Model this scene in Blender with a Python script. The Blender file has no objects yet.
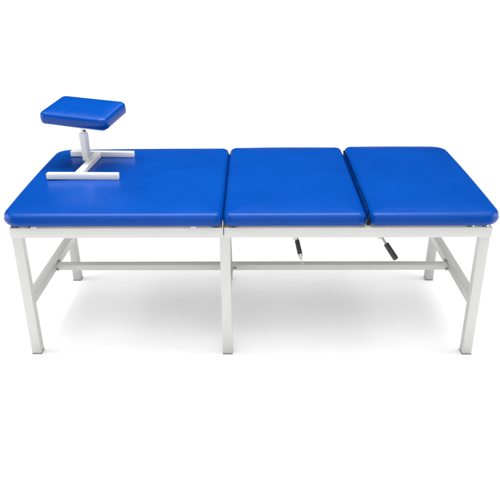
import bpy, bmesh, math, random
from mathutils import Vector, Matrix, Euler

random.seed(7)
scene = bpy.context.scene
COL = scene.collection

# ------------------------------------------------------------------ camera
def cam_matrix(loc, pitch, yaw, roll):
    cx, sx = math.cos(pitch), math.sin(pitch)
    cy, sy = math.cos(yaw), math.sin(yaw)
    cr, sr = math.cos(roll), math.sin(roll)
    Rz = Matrix(((cy, -sy, 0), (sy, cy, 0), (0, 0, 1)))
    Rx = Matrix(((1, 0, 0), (0, cx, sx), (0, -sx, cx)))
    Ry = Matrix(((cr, 0, sr), (0, 1, 0), (-sr, 0, cr)))
    M = Rz @ Rx @ Ry
    right, fwd, up = M.col[0], M.col[1], M.col[2]
    R = Matrix((right, up, -fwd)).transposed().to_4x4()
    return Matrix.Translation(loc) @ R

cam_d = bpy.data.cameras.new("camera")
cam = bpy.data.objects.new("camera", cam_d)
COL.objects.link(cam)
cam_d.sensor_width = 36.0
cam_d.lens = 36.0 * 648.33 / 500.0
cam_d.clip_end = 500.0
cam.matrix_world = cam_matrix((0.0471, -2.3605, 1.6119), 0.4394, 0.0191, 0.0100)
scene.camera = cam

# ------------------------------------------------------------------ world: white studio dome, bright overhead, dim low down
world = bpy.data.worlds.new("World")
scene.world = world
world.use_nodes = True
nt = world.node_tree
nt.nodes.clear()
w_out = nt.nodes.new("ShaderNodeOutputWorld")
w_bg = nt.nodes.new("ShaderNodeBackground")
w_tc = nt.nodes.new("ShaderNodeTexCoord")
w_sep = nt.nodes.new("ShaderNodeSeparateXYZ")
w_ramp = nt.nodes.new("ShaderNodeValToRGB")
nt.links.new(w_tc.outputs["Generated"], w_sep.inputs[0])
nt.links.new(w_sep.outputs["Z"], w_ramp.inputs[0])
nt.links.new(w_ramp.outputs[0], w_bg.inputs[0])
nt.links.new(w_bg.outputs[0], w_out.inputs[0])
els = w_ramp.color_ramp.elements
els[0].position = 0.60; els[0].color = (0.006, 0.006, 0.006, 1)
els[1].position = 0.82; els[1].color = (1.0, 1.0, 1.0, 1)
w_bg.inputs[1].default_value = 2.58

# ------------------------------------------------------------------ lamps: soft box overhead, added fill lamps at both sides and behind the camera
def area(name, loc, target, sx, sy, power, col=(1, 1, 1)):
    d = bpy.data.lights.new(name, 'AREA')
    d.shape = 'RECTANGLE'; d.size = sx; d.size_y = sy; d.energy = power; d.color = col
    o = bpy.data.objects.new(name, d)
    COL.objects.link(o)
    o.location = loc
    o.rotation_euler = (Vector(target) - Vector(loc)).to_track_quat('-Z', 'Y').to_euler()
    return o

area("overhead_softbox", (-0.22, 0.25, 3.2), (-0.22, 0.25, 0.6), 3.0, 0.5, 120)
area("left_fill", (-4.2, 0.2, 1.3), (0, 0.25, 0.1), 2.4, 1.6, 60)  # added fill, lightens the shade under the table
area("right_fill", (4.2, 0.2, 1.3), (0, 0.25, 0.1), 2.4, 1.6, 60)  # matching added fill from the right, also under the table
area("front_fill", (0.0, -4.6, 2.0), (0, 0.2, 0.5), 4.5, 1.8, 68)  # added fill for the rail fronts and the floor shade

scene.view_settings.view_transform = 'Standard'
scene.view_settings.look = 'None'
scene.view_settings.exposure = 0.0
scene.view_settings.gamma = 1.0

# ------------------------------------------------------------------ materials
def new_mat(name):
    m = bpy.data.materials.new(name)
    m.use_nodes = True
    return m, m.node_tree, m.node_tree.nodes["Principled BSDF"]

def noise(nt, scale, detail=4, rough=0.55, stretch=None):
    tc = nt.nodes.new("ShaderNodeTexCoord")
    mp = nt.nodes.new("ShaderNodeMapping")
    if stretch: mp.inputs["Scale"].default_value = stretch
    n = nt.nodes.new("ShaderNodeTexNoise")
    n.inputs["Scale"].default_value = scale
    n.inputs["Detail"].default_value = detail
    n.inputs["Roughness"].default_value = rough
    nt.links.new(tc.outputs["Object"], mp.inputs[0])
    nt.links.new(mp.outputs[0], n.inputs[0])
    return n

def mixcol(nt, fac_out, a, b, lo=0.3, hi=0.7):
    r = nt.nodes.new("ShaderNodeValToRGB")
    r.color_ramp.elements[0].position = lo; r.color_ramp.elements[0].color = (*a, 1)
    r.color_ramp.elements[1].position = hi; r.color_ramp.elements[1].color = (*b, 1)
    nt.links.new(fac_out, r.inputs[0])
    return r.outputs[0]

def bump(nt, bsdf, layers):
    prev = None
    for out, strength, dist in layers:
        b = nt.nodes.new("ShaderNodeBump")
        b.inputs["Strength"].default_value = strength
        b.inputs["Distance"].default_value = dist
        nt.links.new(out, b.inputs["Height"])
        if prev: nt.links.new(prev, b.inputs["Normal"])
        prev = b.outputs[0]
    nt.links.new(prev, bsdf.inputs["Normal"])

def vinyl(name, rough, wave, spec=0.4, crease=0, base=((0.0002, 0.0385, 0.226), (0.0004, 0.0460, 0.260))):
    m, nt, b = new_mat(name)
    n1 = noise(nt, 3.0, 3)
    nt.links.new(mixcol(nt, n1.outputs[0], *base), b.inputs["Base Color"])
    b.inputs["Roughness"].default_value = rough
    b.inputs["IOR"].default_value = 1.42
    b.inputs["Specular IOR Level"].default_value = spec
    grain = noise(nt, 190, 3)
    w = noise(nt, 9.0, 2, 0.5, (1.0, 0.8, 1.0))
    lay = [(w.outputs[0], wave, 0.012), (grain.outputs[0], 0.20, 0.0009)]
    if crease:
        c = noise(nt, 1.0, 3, 0.6, (55.0, 14.0, 14.0))
        c.inputs["Distortion"].default_value = 0.6
        for nd in nt.nodes:
            if nd.type == 'MAPPING' and nd.inputs["Scale"].default_value[0] > 50: nd.inputs["Rotation"].default_value = (0.2, 0.5, 0.6)
        lay.insert(1, (c.outputs[0], crease, 0.004))
    bump(nt, b, lay)
    return m

def paint(name, c1, c2, rough=0.42):
    m, nt, b = new_mat(name)
    n1 = noise(nt, 14.0, 5, 0.6)
    nt.links.new(mixcol(nt, n1.outputs[0], c1, c2), b.inputs["Base Color"])
    b.inputs["Roughness"].default_value = rough
    b.inputs["Specular IOR Level"].default_value = 0.35
    n2 = noise(nt, 650, 2)
    n3 = noise(nt, 40, 3)
    bump(nt, b, [(n2.outputs[0], 0.12, 0.0004), (n3.outputs[0], 0.06, 0.001)])
    return m

M_BLUE = vinyl("blue_vinyl", 0.28, 0.20, 0.18)
M_GLOSS = vinyl("glossy_blue_vinyl", 0.16, 0.16, 0.24, 0.20)
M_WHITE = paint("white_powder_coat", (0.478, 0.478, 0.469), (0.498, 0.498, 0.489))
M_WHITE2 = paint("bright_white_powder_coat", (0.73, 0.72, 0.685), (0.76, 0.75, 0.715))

m, nt, b = new_mat("black_rubber")
n = noise(nt, 90, 3)
nt.links.new(mixcol(nt, n.outputs[0], (0.012, 0.012, 0.013), (0.03, 0.03, 0.031)), b.inputs["Base Color"])
b.inputs["Roughness"].default_value = 0.45
bump(nt, b, [(n.outputs[0], 0.2, 0.001)])
M_BLACK = m

m, nt, b = new_mat("black_fabric")
n = noise(nt, 160, 3)
nt.links.new(mixcol(nt, n.outputs[0], (0.004, 0.005, 0.009), (0.012, 0.013, 0.02)), b.inputs["Base Color"])
b.inputs["Roughness"].default_value = 0.8
b.inputs["Specular IOR Level"].default_value = 0.1
bump(nt, b, [(n.outputs[0], 0.4, 0.002)])
M_FABRIC = m

m, nt, b = new_mat("backing_cloth")
n = noise(nt, 120, 3)
nt.links.new(mixcol(nt, n.outputs[0], (0.62, 0.62, 0.62), (0.70, 0.70, 0.70)), b.inputs["Base Color"])
b.inputs["Roughness"].default_value = 0.9
M_BACK = m

m, nt, b = new_mat("zinc_steel")
n = noise(nt, 60, 3)
nt.links.new(mixcol(nt, n.outputs[0], (0.42, 0.42, 0.43), (0.58, 0.58, 0.58)), b.inputs["Base Color"])
b.inputs["Metallic"].default_value = 0.9
b.inputs["Roughness"].default_value = 0.3
M_STEEL = m

m, nt, b = new_mat("grey_plastic")
n = noise(nt, 60, 3)
nt.links.new(mixcol(nt, n.outputs[0], (0.20, 0.20, 0.205), (0.28, 0.28, 0.285)), b.inputs["Base Color"])
b.inputs["Roughness"].default_value = 0.55
M_GREY = m

m, nt, b = new_mat("pale_grey_plastic")
n = noise(nt, 60, 3)
nt.links.new(mixcol(nt, n.outputs[0], (0.36, 0.40, 0.48), (0.44, 0.48, 0.56)), b.inputs["Base Color"])
b.inputs["Roughness"].default_value = 0.5
M_PALE = m

m, nt, b = new_mat("white_studio_floor")
n = noise(nt, 1.3, 5)
nt.links.new(mixcol(nt, n.outputs[0], (0.92, 0.92, 0.92), (0.94, 0.94, 0.94)), b.inputs["Base Color"])
b.inputs["Roughness"].default_value = 0.75
b.inputs["Specular IOR Level"].default_value = 0.15
n2 = noise(nt, 220, 3)
bump(nt, b, [(n2.outputs[0], 0.05, 0.0008)])
M_FLOOR = m

# ------------------------------------------------------------------ mesh helpers
def link(name, bm, mat, parent=None, smooth=False, mtx=None):
    me = bpy.data.meshes.new(name)
    if mtx is not None: bm.transform(mtx)
    bmesh.ops.recalc_face_normals(bm, faces=bm.faces)
    bm.to_mesh(me); bm.free()
    me.materials.append(mat)
    if smooth:
        for p in me.polygons: p.use_smooth = True
    o = bpy.data.objects.new(name, me)
    COL.objects.link(o)
    if parent is not None: o.parent = parent
    return o

def box_bm(x0, x1, y0, y1, z0, z1, bev=0.003, seg=3, mtx=None):
    bm = bmesh.new()
    bmesh.ops.create_cube(bm, size=1.0)
    for v in bm.verts:
        v.co = Vector((x0 + (v.co.x + 0.5) * (x1 - x0), y0 + (v.co.y + 0.5) * (y1 - y0), z0 + (v.co.z + 0.5) * (z1 - z0)))
    if bev:
        bmesh.ops.bevel(bm, geom=bm.edges[:], offset=bev, segments=seg, affect='EDGES', profile=0.5)
    if mtx is not None: bm.transform(mtx)
    return bm

def box(name, x0, x1, y0, y1, z0, z1, mat, parent, bev=0.003, mtx=None):
    o = link(name, box_bm(x0, x1, y0, y1, z0, z1, bev, 3, mtx), mat, parent, True)
    return smooth_by_angle(o)

def smooth_by_angle(o, deg=40):
    me = o.data
    lim = math.radians(deg)
    bm = bmesh.new(); bm.from_mesh(me)
    for e in bm.edges:
        if len(e.link_faces) == 2:
            e.smooth = e.calc_face_angle(0) < lim
    bm.to_mesh(me); bm.free()
    return o

def lathe(name, p0, p1, prof, mat, parent, seg=28):
    """turned shape along p0 -> p1; prof = [(t 0..1 along, radius)]"""
    p0, p1 = Vector(p0), Vector(p1)
    ax = p1 - p0
    q = ax.to_track_quat('Z', 'Y')
    bm = bmesh.new()
    rings = []
    for t, r in prof:
        ring = []
        for i in range(seg):
            a = 2 * math.pi * i / seg
            ring.append(bm.verts.new(p0 + ax * t + q @ Vector((r * math.cos(a), r * math.sin(a), 0))))
        rings.append(ring)
    for a, b_ in zip(rings, rings[1:]):
        for i in range(seg):
            bm.faces.new((a[i], a[(i + 1) % seg], b_[(i + 1) % seg], b_[i]))
    bm.faces.new(rings[0]); bm.faces.new(rings[-1])
    return smooth_by_angle(link(name, bm, mat, parent, True))

def rrect(hx, hy, rl, rr, n=9):
    """rounded rectangle with its own corner radius at the left and at the right"""
    pts = []
    for cx, cy, a0, r in ((hx - rr, hy - rr, 0, rr), (-hx + rl, hy - rl, 90, rl), (-hx + rl, -hy + rl, 180, rl), (hx - rr, -hy + rr, 270, rr)):
        for i in range(n):
            a = math.radians(a0 + 90 * i / (n - 1))
            pts.append((cx + r * math.cos(a), cy + r * math.sin(a)))
    # straight runs subdivided so the crown and the warp stay smooth
    out = []
    for i, p in enumerate(pts):
        q = pts[(i + 1) % len(pts)]
        out.append(p)
        d = math.hypot(q[0] - p[0], q[1] - p[1])
        if (i + 1) % n == 0:
            for k in range(1, 12):
                out.append((p[0] + (q[0] - p[0]) * k / 12, p[1] + (q[1] - p[1]) * k / 12))
    return out

def cushion_bm(hx, hy, thick, plan_r, top_r, bot_r, crown, bulge=0.003):
    """rounded upholstered pad in local coords, base at z=0"""
    bm = bmesh.new()
    layers = []                                    # (inset, z)
    N = 8
    layers.append((bot_r + 0.03, 0.0))
    for i in range(N + 1):
        a = math.pi / 2 * i / N
        layers.append((bot_r * (1 - math.sin(a)), bot_r * (1 - math.cos(a))))
    zt0, zt1 = bot_r, thick - top_r
    for k in (0.25, 0.5, 0.75):
        layers.append((-bulge * math.sin(math.pi * k) ** 2, zt0 + (zt1 - zt0) * k))
    for i in range(N + 1):
        a = math.pi / 2 * i / N
        layers.append((top_r * (1 - math.cos(a)), zt1 + top_r * math.sin(a)))
    m_in = min(hx, hy) - 0.004
    K = 14
    for k in range(1, K + 1):
        t = k / K
        layers.append((top_r + (m_in - top_r) * t, thick + crown * (0.6 * (1 - (1 - t) ** 5.0) + 0.4 * (1 - (1 - t) ** 2.0))))
    rings = []
    for d, z in layers:
        rs = [max(min(max(q - d, 0.0015), hx - d - 1e-4, hy - d - 1e-4), 0.0008) for q in (plan_r if isinstance(plan_r, tuple) else (plan_r, plan_r))]
        ring = [bm.verts.new((x, y, z)) for x, y in rrect(hx - d, hy - d, *rs)]
        rings.append(ring)
    n = len(rings[0])
    for a, b_ in zip(rings, rings[1:]):
        for i in range(n):
            bm.faces.new((a[i], a[(i + 1) % n], b_[(i + 1) % n], b_[i]))
    bm.faces.new(rings[0]); bm.faces.new(rings[-1])
    return bm

def add_backing(o):
    o.data.materials.append(M_BACK)
    for p in o.data.polygons:
        if p.normal.z < -0.985: p.material_index = 1
    return o

def table_cushion(name, fl, fr, br, bl, z0, zb, thick, mat, parent, crown=0.010, plan_r=(0.04, 0.04), bow=(0, 0)):
    """corners (x, y) of the plan, warped from a rectangle"""
    hx = (fr[0] - fl[0] + br[0] - bl[0]) / 4
    hy = (bl[1] - fl[1] + br[1] - fr[1]) / 4
    bm = cushion_bm(hx, hy, thick, plan_r, 0.026, 0.009, crown)
    for v in bm.verts:
        u = (v.co.x / hx + 1) / 2; w = (v.co.y / hy + 1) / 2
        x = (fl[0] * (1 - u) + fr[0] * u) * (1 - w) + (bl[0] * (1 - u) + br[0] * u) * w
        y = (fl[1] * (1 - u) + fr[1] * u) * (1 - w) + (bl[1] * (1 - u) + br[1] * u) * w
        wc, uc = min(max(w, 0), 1), min(max(u, 0), 1)
        x += (bow[1] * uc - bow[0] * (1 - uc)) * math.sin(math.pi * wc)   # padding bulges the outer edges
        y += 0.008 * math.sin(math.pi * uc) * wc
        z = z0 + (zb - z0) * w + v.co.z
        v.co = Vector((x, y, z))
    return add_backing(link(name, bm, mat, parent, True))

def tag(o, label, cat, group=None):
    o["label"] = label; o["category"] = cat
    if group: o["group"] = group

def empty(name, loc):
    o = bpy.data.objects.new(name, None)
    o.location = loc
    o.empty_display_size = 0.1
    COL.objects.link(o)
    return o

# ------------------------------------------------------------------ floor
bm = bmesh.new()
S = 120
vs = [bm.verts.new((x, y, 0)) for x, y in ((-S, -S), (S, -S), (S, S), (-S, S))]
bm.faces.new(vs)
floor = link("floor", bm, M_FLOOR)
floor["kind"] = "structure"

# ------------------------------------------------------------------ treatment table
L = 0.960          # half length of the frame
HB, HT = 0.5551, 0.6000
LW = 0.0412        # square tube
LX = 0.9558        # outer face of the end legs
W = 0.7281         # frame depth
MX = -0.1198       # left face of the middle leg
SEAM = -0.1022

table = empty("treatment_table", (0, 0, 0))
tag(table, "long treatment table with three bright blue vinyl cushions on a white steel tube frame", "treatment table")

# long rails: the front one is two lengths butted over the middle leg
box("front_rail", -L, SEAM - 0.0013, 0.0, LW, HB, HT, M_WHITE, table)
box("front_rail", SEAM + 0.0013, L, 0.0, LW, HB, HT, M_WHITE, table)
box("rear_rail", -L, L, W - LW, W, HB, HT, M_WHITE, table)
for x0 in (-L + 0.001, L - LW - 0.001):
    box("end_rail", x0, x0 + LW, LW + 0.0005, W - LW - 0.0005, HB + 0.002, HT - 0.002, M_WHITE, table)
for x0 in (SEAM - 0.02, 0.449):
    box("cross_rail", x0, x0 + 0.04, LW + 0.0005, W - LW - 0.0005, HB + 0.003, HT - 0.006, M_WHITE, table)

# legs with dark plastic foot caps
def leg(x0, y0):
    lg = box("leg", x0, x0 + LW, y0 + 0.0007, y0 + LW - 0.0007, 0.004, HB + 0.012, M_WHITE, table, 0.0025)
    box("foot_cap", x0 - 0.0006, x0 + LW + 0.0006, y0 - 0.0006, y0 + LW + 0.0006, 0.0, 0.0040, M_GREY, lg, 0.001)
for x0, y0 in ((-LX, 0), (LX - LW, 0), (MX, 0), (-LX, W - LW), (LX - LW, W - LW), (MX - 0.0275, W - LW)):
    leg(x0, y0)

# side stretchers and the long stretcher between them
SZ0, SZ1 = 0.235, 0.275
for x0 in (-LX, LX - LW):
    box("side_stretcher", x0 + 0.0006, x0 + LW - 0.0006, LW, W - LW, SZ0, SZ1, M_WHITE, table, 0.0025)
ls = box("long_stretcher", -LX + LW - 0.0006, LX - LW + 0.0006, 0.344, 0.384, 0.236, 0.263, M_WHITE, table, 0.0025)
mx0 = MX - 0.0275
box("middle_stretcher", MX + 0.0015, MX + 0.0355, LW, 0.3436, 0.229, 0.259, M_WHITE, table, 0.0025)
# bolts where the stretchers meet
for x, y, z in ((-LX + LW + 0.007, 0.341, 0.240), (-LX + LW + 0.004, 0.385, 0.267),
                (LX - LW - 0.007, 0.341, 0.240), (LX - LW - 0.004, 0.385, 0.267)):
    lathe("bolt", (x, y + 0.006, z), (x, y - 0.004, z), [(0, 0.005), (0.8, 0.005), (1, 0.0036)], M_GREY, table, 6)
for x, y, z in ((MX + LW + 0.001, 0.3425, 0.249),):
    lathe("bolt", (x - 0.004, y, z), (x + 0.010, y, z), [(0, 0.004), (0.8, 0.004), (1, 0.003)], M_GREY, table, 6)

# ------------------------------------------------------------------ cushions
CZ = HT + 0.0110
TH = 0.0505
GAPR = 0.468
table_cushion("cushion", (-0.986, -0.016), (-0.1045, -0.016), (-0.117, 0.909), (-1.008, 0.894), CZ, CZ + 0.003, TH, M_BLUE, table, plan_r=(0.075, 0.038), bow=(0.007, 0))
table_cushion("cushion", (-0.1015, -0.016), (GAPR - 0.0055, -0.016), (GAPR - 0.0055, 0.912), (-0.114, 0.910), CZ, CZ + 0.005, TH, M_BLUE, table, plan_r=(0.038, 0.038))
table_cushion("cushion", (GAPR + 0.0055, -0.016), (0.990, -0.016), (0.995, 0.910), (GAPR + 0.0055, 0.916), CZ, CZ + 0.007, TH, M_BLUE, table, plan_r=(0.038, 0.075), bow=(0, 0.006))

# vinyl strip folded into the right gap, black lining at its front end
bm = cushion_bm(0.0040, 0.402, 0.0475, 0.0038, 0.0035, 0.002, 0.0005, 0)
link("hinge_strip", bm, M_BLUE, table, True, Matrix.Translation((GAPR, 0.440, CZ + 0.006)))
bm = bmesh.new()
prof = [(-0.0078, 0.0), (0.0078, 0.0), (0.0062, 0.018), (0.003, 0.030), (0.0046, 0.042), (0.001, 0.044), (-0.001, 0.033), (-0.0045, 0.020)]
ra = [bm.verts.new((x, -0.012 - 0.006 * math.sin(z * 120), z)) for x, z in prof]
rb = [bm.verts.new((x, -0.0045, z)) for x, z in prof]
bm.faces.new(ra); bm.faces.new(rb)
for i in range(len(prof)):
    j = (i + 1) % len(prof)
    bm.faces.new((ra[i], ra[j], rb[j], rb[i]))
bmesh.ops.bevel(bm, geom=bm.edges[:], offset=0.0008, segments=2, affect='EDGES')
link("hinge_lining", bm, M_FABRIC, table, True, Matrix.Translation((GAPR, 0, CZ + 0.003)))
# steel hinge leaf standing in the left gap
box("hinge_leaf", -0.1058, -0.1034, -0.004, 0.030, HT + 0.0004, HT + 0.030, M_STEEL, table, 0.0006)

# small pads between cushions and rail
for x, mat, r in ((-0.946, M_BLACK, 0.006), (-0.929, M_BLACK, 0.006), (-0.880, M_BLACK, 0.006), (-0.139, M_BLACK, 0.007),
               (-0.127, M_BLACK, 0.006), (-0.071, M_BLACK, 0.007), (-0.058, M_BLACK, 0.006), (0.868, M_BLACK, 0.006),
               (0.884, M_STEEL, 0.005), (0.925, M_BLACK, 0.006), (0.940, M_STEEL, 0.005)):
    lathe("bumper", (x, 0.0075, HT), (x, 0.0075, CZ + 0.010), [(0, r), (0.5, r * 1.08), (1, r)], mat, table, 16)
for x in (-0.858, -0.222):
    box("slide_plate", x - 0.012, x + 0.012, -0.004, 0.02, HT + 0.0004, HT + 0.006, M_PALE, table, 0.0015)

# adjusting levers under the front rail
def lever(pb, p0, p1, r, tip):
    root = lathe("lever", pb, p0, [(0, 0.0065), (0.85, 0.0065), (1, 0.0078)], M_STEEL, table, 20)
    n = 9
    prof = [(0, r * 0.8), (0.03, r)]
    for i in range(n):
        t = 0.06 + 0.84 * i / n
        prof += [(t, r), (t + 0.84 / n * 0.5, r), (t + 0.84 / n * 0.62, r * 0.94), (t + 0.84 / n * 0.88, r * 0.94)]
    prof += [(0.92, r), (0.97, r * 0.9), (1.0, r * 0.6)]
    lathe("grip", p0, p1, prof, M_BLACK, root, 24)
    box("bracket", pb[0] - 0.013, pb[0] + 0.013, pb[1] - 0.004, pb[1] + 0.004, pb[2] - 0.012, HB + 0.02, M_WHITE, root, 0.002)
    if tip:
        d = (Vector(p1) - Vector(p0)).normalized()
        a = Vector(p1); b_ = a + d * 0.018
        lathe("ferrule", a - d * 0.002, b_, [(0, 0.0095), (0.5, 0.0095), (0.6, 0.0065), (1, 0.005)], M_STEEL, root, 20)
        lathe("pull_wire", b_ - d * 0.001, b_ + d * 0.024, [(0, 0.0022), (0.8, 0.0022), (0.85, 0.0036), (1, 0.003)], M_STEEL, root, 12)
    return root
lever((0.1915, 0.103, 0.512), (0.1955, 0.100, 0.500), (0.2085, 0.060, 0.452), 0.0105, True)
lever((0.543, 0.103, 0.515), (0.563, 0.085, 0.490), (0.604, 0.050, 0.434), 0.0120, False)

# ------------------------------------------------------------------ small padded stand on the left cushion
TOPZ = CZ + TH + 0.0112
stand = empty("padded_stand", (-0.77, 0.565, TOPZ))
tag(stand, "small tilted blue padded rest on white post and H base standing on the left cushion", "padded rest")
def sbox(name, a, b_, half_w, z0, z1, mat=M_WHITE2, bev=0.002):
    """square bar from a to b (world xy), resting between z0 and z1 above the cushion"""
    a, b_ = Vector((*a, 0)), Vector((*b_, 0))
    d = b_ - a
    ang = math.atan2(d.y, d.x)
    mid = (a + b_) / 2
    mtx = Matrix.Translation((mid.x - stand.location.x, mid.y - stand.location.y, 0)) @ Matrix.Rotation(ang, 4, 'Z')
    return box(name, -d.length / 2, d.length / 2, -half_w, half_w, z0, z1, mat, stand, bev, mtx)
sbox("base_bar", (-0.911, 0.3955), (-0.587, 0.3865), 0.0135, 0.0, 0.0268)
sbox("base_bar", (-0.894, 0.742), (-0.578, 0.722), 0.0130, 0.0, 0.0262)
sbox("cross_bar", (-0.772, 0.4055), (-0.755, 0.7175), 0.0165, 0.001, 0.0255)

pm = Matrix.Translation((-0.7745 - stand.location.x, 0.585 - stand.location.y, 0)) @ Matrix.Rotation(math.radians(-14), 4, 'Z')
post = box("post", -0.0162, 0.0162, -0.0162, 0.0162, 0.0258, 0.158, M_WHITE2, stand, 0.002, pm)
for v in post.data.vertices:
    k = v.co.z / 0.158
    cx0, cy0 = -0.7745 - stand.location.x, 0.585 - stand.location.y
    v.co.x = cx0 + (v.co.x - cx0) * (0.88 + 0.16 * k) - 0.004 * k
    v.co.y = cy0 + (v.co.y - cy0) * (0.88 + 0.16 * k)
px, py = -0.7790 - stand.location.x, 0.585 - stand.location.y
lathe("inner_tube", (px, py, 0.156), (px + 0.002, py, 0.2185), [(0, 0.0120), (1, 0.0120)], M_WHITE2, stand, 24)
lathe("collar", (px, py, 0.1582), (px, py, 0.1645), [(0, 0.0142), (0.7, 0.0142), (1, 0.0130)], M_WHITE2, stand, 24)
lathe("lock_pin", (px + 0.004, py - 0.008, 0.169), (px + 0.017, py - 0.012, 0.170), [(0, 0.0035), (0.7, 0.0035), (1, 0.0025)], M_BLACK, stand, 14)

ya, pi_, ro = -0.2912, 0.1675, 0.0398
tilt = Matrix.Rotation(ya, 4, 'Z') @ Matrix.Rotation(pi_, 4, 'X') @ Matrix.Rotation(ro, 4, 'Y')
top_c = Vector((-0.7705, 0.5950, 0.9520)) - stand.location
TH2 = 0.055
cm = Matrix.Translation(top_c) @ tilt @ Matrix.Translation((0, 0, -TH2))
bm = cushion_bm(0.169, 0.114, TH2 - 0.003, 0.030, 0.019, 0.007, 0.003, 0.0015)
add_backing(link("cushion", bm, M_GLOSS, stand, True, cm))
box("support_plate", -0.155, 0.152, -0.101, 0.088, -0.009, 0.0015, M_WHITE2, stand, 0.0015, cm)
